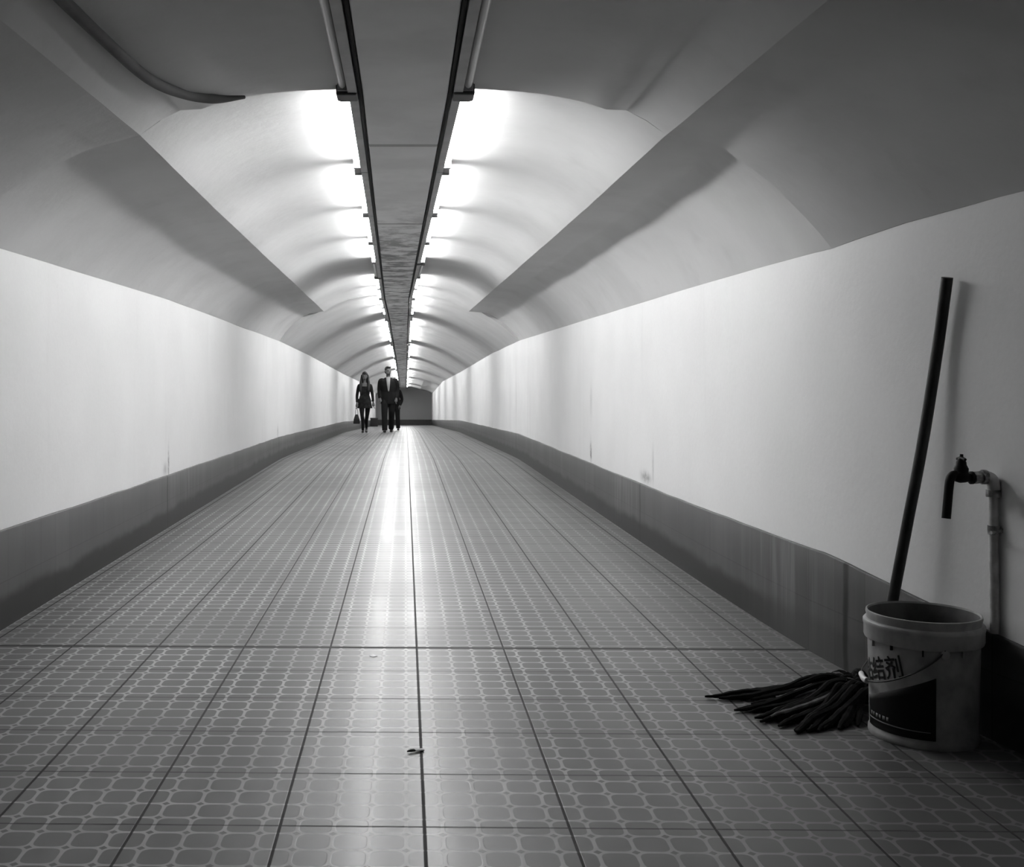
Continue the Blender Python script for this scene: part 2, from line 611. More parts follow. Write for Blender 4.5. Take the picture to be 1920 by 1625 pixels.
# vault: one profile from the right wall top to the left wall top
def half_profile(yy, s, bay):
    """points from the wall top up to (not including) the crown, s = side"""
    XW = lin(XR if s > 0 else XL, yy)
    ZW = EYE + lin(WTR if s > 0 else WTL, yy)
    c = drift(yy)
    hw = 0.93
    zc = crown(yy)
    pts = []
    if bay in 'ABD':
        zr = EYE + lin(RIDGE, yy)
        if bay == 'D':
            zr = zc - 0.15
        xr = c + s * (hw + (0.005 if s > 0 else 0.02)) + wob(yy, s, 0.004)
        bw = ((0.225 if s > 0 else 0.195) if bay != 'D' else 0.2) + wob(yy, s * 2.3, 0.025)
        xb, zb = xr + s * bw, zr - (0.020 if s > 0 else 0.026) + wob(yy, s * 4.0, 0.005)
        drop = 0.03 if bay == 'A' else 0.0
        # haunch, bulging outwards
        xm, zm = xb + (XW - xb) * 0.58, zb + (ZW - zb) * 0.42
        for k in range(8):
            t = k / 8
            a = (1 - t) ** 2
            b2 = 2 * t * (1 - t)
            c2 = t * t
            px = XW * a + (2 * xm - 0.5 * (XW + xb)) * b2 + xb * c2
            pz = ZW * a + (2 * zm - 0.5 * (ZW + zb)) * b2 + zb * c2
            w = math.sin(min(1, t * 2.0) * PI / 2)
            pz += 0.006 * noise.noise(Vector((px * 3, yy * 1.1, 2.0))) * w - drop * w
            px -= s * drop * 0.6 * w
            pts.append((px, pz))
        pts.append((xb, zb - drop))
        pts.append((xb - s * 0.04, zb + 0.004 - drop * 0.7))
        pts.append((xr, zr - 0.0))
        low = 0.035 if bay == 'A' else 0.0
        for k in range(1, 13):
            t = 1 - (k / 13) ** 0.8 if False else 1 - k / 13
            px = c + (xr - c) * t
            f = 1 - abs(t) ** (lin([(2.9, 4.6), (3.7, 3.8)], yy) if bay == 'A' else lin([(10, 3.7), (14, 2.6)], yy))
            pz = zr + (zc - zr) * f + 0.004 * noise.noise(Vector((px * 2.5, yy * 0.9, 9.0)))
            if low:
                pz -= low * min(1.0, max(0.0, (0.86 - abs(t)) / 0.08))
            pts.append((px, pz))
    else:
        ctr = 0.5 * (lin(XR, yy) + lin(XL, yy))
        half = 0.5 * (lin(XR, yy) - lin(XL, yy))
        for k in range(8 + 3 + 12):
            t = 1 - k / 23
            px = ctr + s * half * t
            f = 1 - t ** lin([(14, 2.4), (17.5, 1.8)], yy)
            pts.append((px, ZW + (zc - ZW) * f + (0.004 * noise.noise(Vector((px * 2.5, yy * 0.9, 9.0))) if k else 0)))
    return pts


def profile(yy, bay):
    r = half_profile(yy, 1, bay)
    l = half_profile(yy, -1, bay)
    zc = crown(yy) - (0.035 if bay == 'A' else 0)
    xc = drift(yy) if bay in 'ABD' else 0.5 * (lin(XR, yy) + lin(XL, yy))
    allp = r + [(xc, zc)] + l[::-1]
    return [Vector((px, yy, pz)) for px, pz in allp]


cols = []
for bay, a, b in (('A', Y0, JA), ('B', JA, JK), ('C', JK, JD), ('D', JD, Y1)):
    st = [a] + [v for v in ys if a + 0.03 < v < b - 0.03] + [b]
    cols += [profile(v, bay) for v in st]
ceil = struct(strip('ceiling', cols, M['ceiling'], angle=28))
npf = len(cols[0])
at_ = ceil.data.attributes.get('sharp_edge') or ceil.data.attributes.new('sharp_edge', 'BOOLEAN', 'EDGE')
for e in ceil.data.edges:
    a, b = e.vertices
    if a % npf == b % npf and a % npf in (10, npf - 11):
        yy = ceil.data.vertices[a].co.y
        if yy < JK + 0.02 or yy > JD - 0.02:
            at_.data[e.index].value = True

# ends of the tunnel
def end_wall(yy, name, mat, flip):
    z0, z1 = fz(yy), crown(yy) + 0.05
    v, f = boxm(-1.75, 2.0, yy, yy + 0.1, z0, z1)
    return struct(link_mesh(name, v, f, mat, smooth=False))


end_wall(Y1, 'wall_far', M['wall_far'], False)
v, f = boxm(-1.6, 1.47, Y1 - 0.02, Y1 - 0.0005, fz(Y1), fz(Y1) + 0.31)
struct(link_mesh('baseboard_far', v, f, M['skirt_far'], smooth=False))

# ------------------------------------------------------------------ ceiling spine
cols = []
for yy in [v for v in ys] :
    c = drift(yy)
    z = crown(yy) - (0.035 if yy < JA else 0.0)
    zb = crown(yy) - 0.060
    hw = 0.150
    pr = [(-hw, z + 0.02), (-hw, zb + 0.004), (-hw + 0.004, zb), (0, zb), (hw - 0.004, zb), (hw, zb + 0.004), (hw, z + 0.02)]
    cols.append([Vector((c + a, yy, b)) for a, b in pr])
struct(strip('trim_1', cols, M['spine'], flip=True))

# black strips that paint the shadow gap between spine and lamp battens
for s, nm in ((-1, 'left'), (1, 'right')):
    path = [Vector((drift(v) + s * 0.160, v, crown(v) - 0.052)) for v in ys if v > -1 and v < 58.5]
    V, Fc = sweep(path, 0.0085, 8)
    o = link_mesh('cable', V, Fc, M['cable'])
    tag(o, f'thin dark cable running the length of the ceiling spine on its {nm} side', 'cable', 'cables beside the ceiling spine')

# ------------------------------------------------------------------ tube lamps
PITCH, LSTART = 1.47, 3.87
L2 = PITCH / 2
def lamp_meshes():
    d = {}
    d['batten'] = join(boxm(-0.016, 0.016, -L2 + 0.006, L2 - 0.006, -0.020, 0.020),
                       boxm(-0.012, 0.012, -L2 + 0.006, L2 - 0.006, 0.020, 0.026))
    tv = []
    d['tube'] = sweep([(0.034, -L2 + 0.10, 0.003), (0.034, -L2 + 0.3, 0.003), (0.034, L2 - 0.3, 0.003), (0.034, L2 - 0.10, 0.003)], 0.0135, 12)
    for nm, e in (('holder_near', -1), ('holder_far', 1)):
        y0 = e * (L2 - 0.083)
        d[nm] = join(boxm(0.012, 0.052, y0 - 0.018, y0 + 0.018, -0.016, 0.022),
                     boxm(0.020, 0.046, y0 - 0.026, y0 + 0.026, -0.010, 0.016))
    d['cover'] = boxm(-0.017, 0.058, L2 - 0.090, L2 + 0.010, -0.028, 0.022)
    return d


LM = lamp_meshes()
lamp_cache = {}
def lamp_part(key, nm, mat):
    """mesh data built once and shared"""
    if key not in lamp_cache:
        v, f = LM[key]
        o = link_mesh(nm, v, f, mat, smooth=(key == 'tube'))
        if key != 'tube':
            bevel(o, 0.003)
        return o
    return None


ORD = 'first second third fourth fifth sixth seventh eighth ninth tenth eleventh twelfth'.split()
protos = {}
def make_lamp(lit):
    t = bpy.data.objects.new('tube_lamp', None)
    t.empty_display_size = 0.1
    COL.objects.link(t)
    for key, nm, mat in (('batten', 'batten', M['batten']), ('tube', 'tube', M['tube_on'] if lit else M['tube_off']), ('holder_near', 'lamp_holder', M['holder']), ('holder_far', 'lamp_holder', M['holder'])):
        v, f = LM[key]
        o = link_mesh(nm, v, f, mat, t, smooth=(key == 'tube'))
        if key == 'tube':
            o['label'] = 'glowing white fluorescent tube' if lit else 'dull unlit tube'
    return t


def copy_lamp(src):
    c = src.copy()
    COL.objects.link(c)
    for ch in src.children:
        d = ch.copy()
        COL.objects.link(d)
        d.parent = c
    return c


used = {True: False, False: False}
for lit in (True, False):
    protos[lit] = make_lamp(lit)
nlit = {-1: 0, 1: 0}
ngap = {-1: 0, 1: 0}
for k in range(-1, 37):
    yc = LSTART + (k + 0.5) * PITCH
    ya, yb = yc - L2, min(yc + L2, 59.9)
    lit = not (k == -1 or k % 5 == 4)
    for s in (-1, 1):
        o = protos[lit] if not used[lit] else copy_lamp(protos[lit])
        used[lit] = True
        dz = (crown(yb) - crown(ya)) / (yb - ya)
        dx = (drift(yb) - drift(ya)) / (yb - ya)
        low = 0.010 if k == -1 else 0.0
        sag = 0.0
        if yc > JK and yc < JD:
            sag = 0.018
        o.location = (drift(yc) + s * 0.187, yc, 0.5 * (crown(ya) + crown(yb)) - 0.035 - low - sag)
        m = Matrix.Rotation(math.atan(dz), 4, 'X') @ Matrix.Rotation(-math.atan(dx) + (0 if s > 0 else PI), 4, 'Z')
        o.rotation_euler = m.to_euler()
        side = 'left' if s < 0 else 'right'
        if lit:
            i = nlit[s]
            nlit[s] += 1
            if i < 10:
                o['label'] = f'lit fluorescent tube lamp, {ORD[i]} glowing one in the {side} row beside the ceiling spine'
            else:
                o['label'] = f'tiny glowing tube lamp deep in the tunnel, {side} row beside the ceiling spine'
            o['group'] = f'lit tube lamps in the {side} row'
        else:
            i = ngap[s]
            ngap[s] += 1
            if i == 0:
                o['label'] = f'large unlit tube lamp at the top edge, {side} of the ceiling spine'
            else:
                o['label'] = f'unlit tube lamp in the {ORD[i - 1]} dark gap of the {side} lamp row'
            o['group'] = f'unlit tube lamps in the {side} row'
        o['category'] = 'ceiling lamp'
        if k == -1:
            v, f = LM['cover'] if s > 0 else boxm(-0.017, 0.058, -L2 - 0.010, -L2 + 0.085, -0.028, 0.022)
            e = link_mesh('end_cap', v, f, M['dark_holder'], o, smooth=False)
            e['label'] = 'dark end block'
            bevel(e, 0.006)

# dark tapering band curving along the inner side of the vault, front bay
def on_vault(px, py, y):
    return at(px, py, y)
pth = catmull([(-0.85, -0.5, EYE + 0.895), (-0.85, 1.5, EYE + 0.905), (-0.84, 2.35, EYE + 0.925), (-0.825, 2.9, EYE + 0.935), (-0.80, 3.35, EYE + 0.945), (-0.745, 3.60, EYE + 0.965), (-0.66, 3.74, EYE + 0.985), (-0.57, 3.81, EYE + 1.01)], 8)
nn = len(pth)
V, Fc = sweep(pth, [0.017 if i < nn - 10 else 0.017 - 0.012 * (i - nn + 10) / 10 for i in range(nn)], 10)
tag(link_mesh('hose', V, Fc, M['grey_cable']), 'dark flexible hose curving along the upper left of the vault', 'hose')

# ------------------------------------------------------------------ bucket
BX, BY, BZ = 1.468, 3.045, 0.0
bucket = thing('paint_bucket', 'grimy white plastic paint bucket with dark label standing by the right wall', 'bucket', (BX, BY, BZ))
bucket.scale = (0.872, 0.872, 1.035)
def body_r(z):
    return lin([(0.0, 0.160), (0.30, 0.168), (0.4, 0.17)], z)
# body: outside, over the rim, down the inside
prof = [(0.002, 0.012), (0.150, 0.012), (0.154, 0.0), (0.163, 0.0), (0.166, 0.006), (0.165, 0.016), (0.161, 0.022), (body_r(0.05), 0.05), (body_r(0.12), 0.12), (body_r(0.2), 0.2), (body_r(0.262), 0.262),
        (0.170, 0.320), (0.173, 0.331), (0.172, 0.337), (0.168, 0.338), (0.165, 0.333), (0.163, 0.30), (0.158, 0.15), (0.153, 0.02), (0.002, 0.018)]
V, Fc = lathe(prof, 72)
o = link_mesh('body', V, Fc, M['bucket'], bucket, True, 50)
o.data.materials.append(M['bucket_in'])
for p in o.data.polygons:
    c = p.center
    if math.hypot(c.x, c.y) < 0.1655 and c.z > 0.018 and p.index >= 72 * 14:
        p.material_index = 1
prof = [(0.1685, 0.262), (0.1765, 0.264), (0.179, 0.270), (0.179, 0.296), (0.181, 0.302), (0.181, 0.310), (0.177, 0.314), (0.1695, 0.315)]
V, Fc = lathe(prof, 72, close=True)
link_mesh('collar', V, Fc, M['bucket'], bucket, True, 45)
# small ribs under the collar
for i, a in enumerate((185, 212, 244, 262, 285)):
    v, f = boxm(0.164, 0.1745, -0.0025, 0.0025, 0.247 + 0.004 * (i % 2), 0.263)
    link_mesh('rib', *xform((v, f), Matrix.Rotation(R(a), 4, 'Z')), M['ink'] if i in (1, 2) else M['bucket'], bucket, False)


def curved(a0, a1, zlo, zhi, off, n=40, mth=6):
    """patch on the bucket wall, zlo/zhi are functions of t"""
    V, Fc = [], []
    for i in range(n + 1):
        t = i / n
        a = R(a0 + (a1 - a0) * t)
        for k in range(mth + 1):
            z = zlo(t) + (zhi(t) - zlo(t)) * k / mth
            r = body_r(z) + off
            V.append((r * math.cos(a), r * math.sin(a), z))
    for i in range(n):
        for k in range(mth):
            q = i * (mth + 1) + k
            Fc.append((q, q + mth + 1, q + mth + 2, q + 1))
    return V, Fc


def shell(o, th):
    md = o.modifiers.new('thick', 'SOLIDIFY')
    md.thickness = th
    md.offset = 0
    return o


lab = shell(link_mesh('label', *curved(168, 257, lambda t: 0.026, lambda t: 0.104 + 0.088 * t ** 1.15, 0.0012), M['label_dark'], bucket), 0.0008)
lab['label'] = 'black printed panel with a slanting top'
shell(link_mesh('light_line', *curved(168, 252, lambda t: 0.046, lambda t: 0.050 - 0.002 * t, 0.0022, mth=1), M['label_light'], lab), 0.0006)
parts = []
for i in range(6):
    a = 176 + i * 5.6
    parts.append(curved(a, a + 3.6 - (i % 2) * 0.8, lambda t: 0.056, lambda t: 0.0665, 0.0022, n=4, mth=1))
shell(link_mesh('small_print', *join(*parts), M['label_light'], lab), 0.0006)
shell(link_mesh('light_edge', *curved(166, 172, lambda t: 0.055, lambda t: 0.085 - 0.012 * t, 0.0022, n=4, mth=1), M['label_light'], lab), 0.0006)


def text_mesh(s, size):
    cu = bpy.data.curves.new('lettering', 'FONT')
    cu.body = s
    cu.size = size
    cu.resolution_u = 3
    cu.offset = size * 0.016
    tmp = bpy.data.objects.new('lettering', cu)
    COL.objects.link(tmp)
    dg = bpy.context.evaluated_depsgraph_get()
    me = bpy.data.meshes.new_from_object(tmp.evaluated_get(dg))
    bpy.data.objects.remove(tmp)
    return me


# the lettering follows the curve of the wall and climbs to the right
me = text_mesh('粘结剂', 0.062)
rot = R(14)
for vtx in me.vertices:
    tx, ty = vtx.co.x, vtx.co.y * 1.05
    s_ = tx * math.cos(rot) - ty * math.sin(rot)
    h_ = tx * math.sin(rot) + ty * math.cos(rot)
    z = 0.144 + h_
    a = R(162) + s_ / 0.160
    r = body_r(z) + 0.0016
    vtx.co = (r * math.cos(a), r * math.sin(a), z)
me.materials.clear()
me.materials.append(M['ink'])
lo = bpy.data.objects.new('lettering', me)
COL.objects.link(lo)
lo.parent = bucket
lo['label'] = 'dark printed characters'
# bail: hangs round the left side from an ear on the near side to one at the back
bail = []
for i in range(41):
    t = i / 40
    a = R(265 - 184 * t)
    k = math.sin(PI * t)
    r = 0.176 + 0.010 * k
    bail.append(Vector((r * math.cos(a), r * math.sin(a), 0.268 - 0.118 * k ** 0.8)))
link_mesh('bail', *sweep(bail, 0.0025, 8), M['wire'], bucket)
gp = bail[19:24]
gpath = catmull([bail[18] + Vector((0, 0, -0.001)), bail[20], bail[23]], 5)
g = link_mesh('grip', *sweep(gpath, 0.0085, 12), M['grip'], bucket)
g['label'] = 'white plastic hand grip'
for a in (265, 81):
    v, f = lathe([(0.001, -0.004), (0.013, -0.004), (0.013, 0.004), (0.006, 0.007), (0.001, 0.007)], 16)
    mm = Matrix.Rotation(R(a), 4, 'Z') @ Matrix.Translation((0.173, 0, 0.256)) @ Matrix.Rotation(PI / 2, 4, 'Y')
    link_mesh('ear', *xform((v, f), mm), M['bucket'], bucket)

# ------------------------------------------------------------------ mop
mop_base = Vector((1.468, 3.36, 0.0))
mop = thing('string_mop', 'dark string mop leaning on the right wall behind the bucket, strands spread on floor', 'mop', mop_base)
tip = at(1776, 520, 3.16)
pts = [at(1641, 1292, 3.36), at(1676, 1114, 3.315), at(1702, 978, 3.28), at(1731, 825, 3.24), at(1759, 647, 3.20), tip]
pts = catmull(pts, 8)
link_mesh('pole', *sweep([p - mop_base for p in pts], 0.0163, 16), M['pole'], mop)
top = at(1641, 1292, 3.36) - mop_base
# metal socket that holds the yarn
link_mesh('socket', *sweep([top + Vector((0.0, 0, -0.035)), top + Vector((0.002, 0, -0.005)), top + Vector((0.005, 0, 0.055))], [0.03, 0.028, 0.021], 14), M['yarn'], mop)
rng = random.Random(11)
ends = []
# (pixel of the tip on the floor, grey?)
tips = [(1322, 1306), (1345, 1305), (1372, 1303), (1392, 1302), (1405, 1308), (1383, 1328), (1376, 1331), (1400, 1330), (1412, 1337), (1418, 1347), (1432, 1350),
        (1424, 1352), (1447, 1352), (1465, 1353), (1470, 1364), (1480, 1366), (1495, 1372), (1500, 1374), (1512, 1370), (1530, 1369), (1550, 1368), (1570, 1366), (1590, 1364), (1604, 1360),
        (1440, 1295), (1462, 1297), (1480, 1296), (1500, 1299), (1520, 1300), (1452, 1310), (1470, 1318), (1490, 1330), (1510, 1342), (1530, 1350), (1545, 1330), (1560, 1345), (1430, 1318), (1445, 1330), (1575, 1350), (1412, 1322),
        (1590, 1340), (1600, 1350), (1540, 1312), (1560, 1318), (1580, 1330), (1565, 1280), (1572, 1276)]
for i, (px, py) in enumerate(tips):
    yy = F / (py - PY0 + 4)
    e = Vector(((px - PX0) * yy / F, yy, 0.007 + 0.004 * rng.random()))
    start = mop_base + top + Vector((rng.uniform(-0.022, 0.012), rng.uniform(-0.026, 0.022), rng.uniform(-0.03, 0.02)))
    d = e - start
    L = math.hypot(d.x, d.y)
    side = Vector((-d.y, d.x, 0)).normalized()
    mids = []
    hump = 0.02 + 0.045 * rng.random()
    wav = rng.uniform(-0.02, 0.02)
    for t, h in ((0.0, start.z), (0.16, start.z * 0.95 + 0.012), (0.34, 0.055 + hump * 0.4), (0.55, 0.028 + 0.02 * rng.random()), (0.78, 0.014 + 0.012 * rng.random()), (0.92, 0.010), (1.0, 0.006)):
        p = start + d * t
        p.z = max(h, 0.007)
        p += side * wav * math.sin(t * PI * 1.6) + side * rng.uniform(-0.006, 0.006) * (0 < t < 1)
        mids.append(p - mop_base)
    path = catmull(mids, 5)
    n = len(path)
    thick = rng.uniform(0.009, 0.0125)
    rad = [thick * (1.0 - 0.1 * math.sin(j * 1.9 + i)) * (1.0 if j < n * 0.7 else 1.0 - 0.75 * (j - n * 0.7) / (n * 0.3)) for j in range(n)]
    grey = i in (12, 29, 32, 37)
    so = link_mesh('strand', *sweep(path, [r * (0.62 if grey else 1.0) for r in rad], 8), M['yarn_grey'] if grey else M['yarn'], mop)
    if grey:
        so.location.z = 0.012
        so['label'] = 'paler grey strand'

# ------------------------------------------------------------------ water tap on its riser pipe
PXc, PYc = 1.640, 2.995
tap_top = 0.735
tapo = thing('water_tap', 'old water tap on a pale riser pipe against the right wall above bucket', 'tap', (PXc, PYc, 0))
sk = 0.29
link_mesh('pipe', *sweep([(0.004, 0, 0.30), (0.002, 0, 0.45), (0.0, 0, 0.6), (0.0, 0, tap_top - 0.03)], 0.0125, 16), M['pipe'], tapo)
link_mesh('clamp', *join(sweep([(0, 0, 0.575), (0, 0, 0.60)], 0.0155, 16), boxm(-0.004, 0.028, -0.017, 0.017, 0.582, 0.593), sweep([(-0.006, -0.020, 0.583), (-0.020, -0.024, 0.583)], 0.005, 8)), M['fitting'], tapo)
elbow = catmull([(0, 0, tap_top - 0.05), (0, 0, tap_top - 0.022), (-0.006, 0, tap_top - 0.006), (-0.016, 0, tap_top), (-0.028, 0, tap_top)], 5)
link_mesh('elbow', *sweep(elbow, 0.0165, 16), M['pipe'], tapo)
link_mesh('collar', *join(sweep([(0, 0, tap_top - 0.055), (0, 0, tap_top - 0.035)], 0.0195, 12), sweep([(-0.020, 0, tap_top), (-0.033, 0, tap_top)], 0.0205, 12)), M['fitting'], tapo)
link_mesh('coupling', *sweep([(-0.032, 0, tap_top), (-0.036, 0, tap_top), (-0.054, 0, tap_top - 0.002), (-0.057, 0, tap_top - 0.002)], [0.014, 0.017, 0.017, 0.012], 6), M['fitting'], tapo)
bx = -0.088
link_mesh('tap_body', *sweep([(-0.055, 0, tap_top - 0.002), (-0.058, 0, tap_top - 0.002), (-0.065, 0, tap_top - 0.002), (-0.068, 0, tap_top - 0.002), (-0.076, 0, tap_top - 0.001), (bx, 0, tap_top + 0.004), (bx - 0.014, 0, tap_top + 0.006), (bx - 0.020, 0, tap_top + 0.008)],
                             [0.012, 0.018, 0.018, 0.011, 0.015, 0.021, 0.019, 0.012], 16), M['tap'], tapo)
link_mesh('bonnet', *lathe([(0.018, 0.0), (0.019, 0.016), (0.014, 0.026), (0.013, 0.034), (0.008, 0.044), (0.001, 0.046)], 14, origin=(bx - 0.002, 0, tap_top + 0.008)), M['tap'], tapo)
link_mesh('handle', *join(sweep([(bx - 0.002, 0, tap_top + 0.044), (bx - 0.001, 0, tap_top + 0.064)], [0.006, 0.0045], 8), sweep([(bx - 0.002, -0.022, tap_top + 0.050), (bx - 0.002, 0, tap_top + 0.053), (bx - 0.002, 0.022, tap_top + 0.050)], [0.004, 0.006, 0.004], 8)), M['tap'], tapo)
spout = catmull([(bx - 0.012, 0, tap_top + 0.006), (bx - 0.024, -0.002, tap_top + 0.006), (bx - 0.034, -0.004, tap_top - 0.004), (bx - 0.039, -0.006, tap_top - 0.024), (bx - 0.044, -0.008, tap_top - 0.068), (bx - 0.049, -0.010, tap_top - 0.114)], 6)
link_mesh('spout', *sweep(spout, 0.0122, 14), M['tap'], tapo)

# ------------------------------------------------------------------ litter on the floor
cb = thing('cigarette_butt', 'small white cigarette butt with a burnt end on the floor tiles', 'litter', at(776, 1410, F / 694))
link_mesh('filter', *sweep([(0.002, 0.002, 0.005), (0.026, 0.012, 0.0035)], [(0.003, 0.007), (0.003, 0.0075)], 10), M['paper'], cb)
link_mesh('burnt_end', *sweep([(-0.018, -0.007, 0.005), (-0.008, -0.003, 0.0055), (0.002, 0.002, 0.005)], [0.002, 0.004, (0.003, 0.007)], 10), M['ash'], cb)
p = at(700, 1230, F / 514)
v, f = boxm(-0.010, 0.010, -0.012, 0.012, 0.0, 0.0012)
o = link_mesh('paper_scrap', v, f, M['paper'], smooth=False)
o.location = (p.x, p.y, 0.0005)
o.rotation_euler = (0, 0.0, 0.6)
tag(o, 'tiny white paper scrap on floor just below the wide tile joint', 'litter')

# ------------------------------------------------------------------ crate by the end wall
bxx, byy = -1.45, 50.0
o = thing('crate', 'small black crate on the floor at far left end of the tunnel', 'box', (bxx, byy, fz(byy)))
b_ = bevel(link_mesh('body', *boxm(-0.17, 0.17, -0.14, 0.14, 0.004, 0.36), M['box'], o, False), 0.01)
l_ = bevel(link_mesh('lid', *boxm(-0.18, 0.18, -0.15, 0.15, 0.36, 0.40), M['box'], o, False), 0.008)


# ------------------------------------------------------------------ people
def loft(rings, seg=20):
    """rings: (z, cx, cy, rx, ry) from bottom to top, closed"""
    V, Fc = [], []
    for z, cx, cy, rx, ry in rings:
        for k in range(seg):
            a = 2 * PI * k / seg
            V.append(Vector((cx + rx * math.cos(a), cy + ry * math.sin(a), z)))
    n = len(rings)
    for i in range(n - 1):
        for k in range(seg):
            k2 = (k + 1) % seg
            Fc.append((i * seg + k, i * seg + k2, (i + 1) * seg + k2, (i + 1) * seg + k))
    Fc.append(tuple(range(seg))[::-1])
    Fc.append(tuple((n - 1) * seg + k for k in range(seg)))
    return V, Fc


def ball(c, rx, ry, rz, n=10, m=16):
    V, Fc = lathe([(max(1e-4, math.sin(PI * i / n)), -math.cos(PI * i / n)) for i in range(n + 1)], m)
    return [Vector((c[0] + v[0] * rx, c[1] + v[1] * ry, c[2] + v[2] * rz)) for v in V], Fc


def fused(name, pieces, mat, parent, voxel=0.009, smooth=3):
    """several overlapping closed pieces melted into one continuous surface"""
    V, Fc = join(*pieces)
    o = link_mesh(name, V, Fc, mat, parent)
    fix_normals(o)
    md = o.modifiers.new('remesh', 'REMESH')
    md.mode = 'VOXEL'
    md.voxel_size = voxel
    md.use_smooth_shade = True
    if smooth:
        s = o.modifiers.new('smooth', 'SMOOTH')
        s.iterations = smooth
        s.factor = 0.5
    dg = bpy.context.evaluated_depsgraph_get()
    me = bpy.data.meshes.new_from_object(o.evaluated_get(dg))
    o.modifiers.clear()
    o.data = me
    return o


def limb(pts, rads, n=4, seg=14):
    path = catmull(pts, n)
    rr = []
    for i in range(len(path)):
        t = i / (len(path) - 1) * (len(rads) - 1)
        k = min(int(t), len(rads) - 2)
        rr.append(rads[k] + (rads[k + 1] - rads[k]) * (t - k))
    return sweep(path, rr, seg)


def hand(wrist, d, side, curl=0.35):
    """palm, four bent fingers and a thumb; d = direction of the forearm, side = +1 thumb towards +x..."""
    d = Vector(d).normalized()
    fwd = Vector((0, -1, 0))
    across = fwd - d * fwd.dot(d)
    across.normalize()                     # thumb side points forward when the arm hangs
    nrm = d.cross(across).normalized() * side
    w = Vector(wrist)
    out = [sweep([w - d * 0.02, w + d * 0.03, w + d * 0.085], [(0.020, 0.024), (0.016, 0.038), (0.014, 0.040)], 12)]
    for i, L in enumerate((0.068, 0.078, 0.072, 0.056)):
        b = w + d * 0.078 + across * (0.028 - 0.019 * i)
        c1 = b + d * L * 0.45 - nrm * 0.004
        c2 = c1 + (d * math.cos(curl) - nrm * math.sin(curl)) * L * 0.32
        c3 = c2 + (d * math.cos(curl * 2) - nrm * math.sin(curl * 2)) * L * 0.26
        out.append(sweep([b - d * 0.012, c1, c2, c3], [0.0095, 0.009, 0.0085, 0.007], 8))
    b = w + d * 0.028 + across * 0.030
    c1 = b + (d * 0.75 + across * 0.6).normalized() * 0.036
    c2 = c1 + (d * 0.95 + across * 0.1 - nrm * 0.2).normalized() * 0.03
    out.append(sweep([b - across * 0.014, c1, c2], [0.012, 0.010, 0.008], 8))
    return out


def head(c, turn=0.0, s=1.0):
    """skull, jaw, nose, ears, brows, lips around centre c, facing -y then turned"""
    ps = [ball((0, 0.010, 0.03), 0.076, 0.095, 0.088), ball((0, -0.022, -0.035), 0.060, 0.068, 0.075), ball((0, -0.052, -0.083), 0.030, 0.028, 0.024),
          sweep([(0, -0.085, 0.015), (0, -0.100, -0.012), (0, -0.108, -0.028), (0, -0.088, -0.036)], [0.009, 0.012, 0.015, 0.011], 8),
          ball((0.078, 0.012, -0.01), 0.010, 0.022, 0.032), ball((-0.078, 0.012, -0.01), 0.010, 0.022, 0.032),
          ball((0.032, -0.074, 0.022), 0.024, 0.014, 0.008), ball((-0.032, -0.074, 0.022), 0.024, 0.014, 0.008),
          ball((0, -0.086, -0.060), 0.024, 0.010, 0.007), ball((0, -0.083, -0.071), 0.020, 0.010, 0.007)]
    m = Matrix.Translation(c) @ Matrix.Rotation(turn, 4, 'Z') @ Matrix.Scale(s, 4)
    return [xform(q, m) for q in ps], m


def eyes(parent, m):
    for sx in (-1, 1):
        link_mesh('eye', *xform(ball((sx * 0.032, -0.076, 0.004), 0.013, 0.009, 0.009, 8, 10), m), M['hair'], parent)


# --- the man
YM = 28.9
mpos = Vector(((728 - PX0) * YM / F, YM, fz(YM)))
man = thing('person', 'person walking toward the camera in open dark jacket over a pale shirt', 'person', mpos)
hs, hm = head(Vector((-0.005, -0.03, 1.645)), R(28))
foot_f = (-0.09, -0.20, 0.0)          # forward foot (image left)
foot_b = (0.07, 0.24, 0.0)
bodyp = [loft([(0.86, 0, 0, 0.15, 0.10), (0.95, 0, 0, 0.165, 0.11), (1.08, 0, 0, 0.14, 0.095), (1.25, 0, 0, 0.165, 0.105), (1.38, 0, 0, 0.17, 0.09), (1.45, 0, 0, 0.10, 0.065)]),
         limb([(0, 0.005, 1.40), (0, 0.0, 1.48), (-0.003, -0.015, 1.58)], [0.065, 0.056, 0.056])] + hs
for sx, el, wr in ((-1, (-0.235, 0.05, 1.14), (-0.215, -0.06, 0.90)), (1, (0.24, 0.05, 1.14), (0.215, -0.05, 0.90))):
    bodyp.append(limb([(sx * 0.15, 0, 1.39), (sx * 0.20, 0.01, 1.36), el, wr], [0.055, 0.052, 0.040, 0.028]))
    bodyp += hand(wr, Vector(wr) - Vector(el), sx)
for sx, kn, ft in ((-1, (-0.095, -0.13, 0.50), (-0.09, -0.17, 0.09)), (1, (0.085, 0.02, 0.49), (0.07, 0.27, 0.12))):
    bodyp.append(limb([(sx * 0.085, 0, 0.92), (sx * 0.09, kn[1] * 0.5, 0.72), kn, ft], [0.085, 0.075, 0.052, 0.036]))
fused('body', bodyp, M['skin'], man, 0.008)
eyes(man, hm)
hair = [ball((0, 0.022, 0.048), 0.083, 0.098, 0.085), ball((0, 0.07, -0.01), 0.068, 0.045, 0.07), ball((0, -0.045, 0.105), 0.06, 0.05, 0.03)]
fused('hair', [xform(q, hm) for q in hair], M['hair'], man, 0.008)
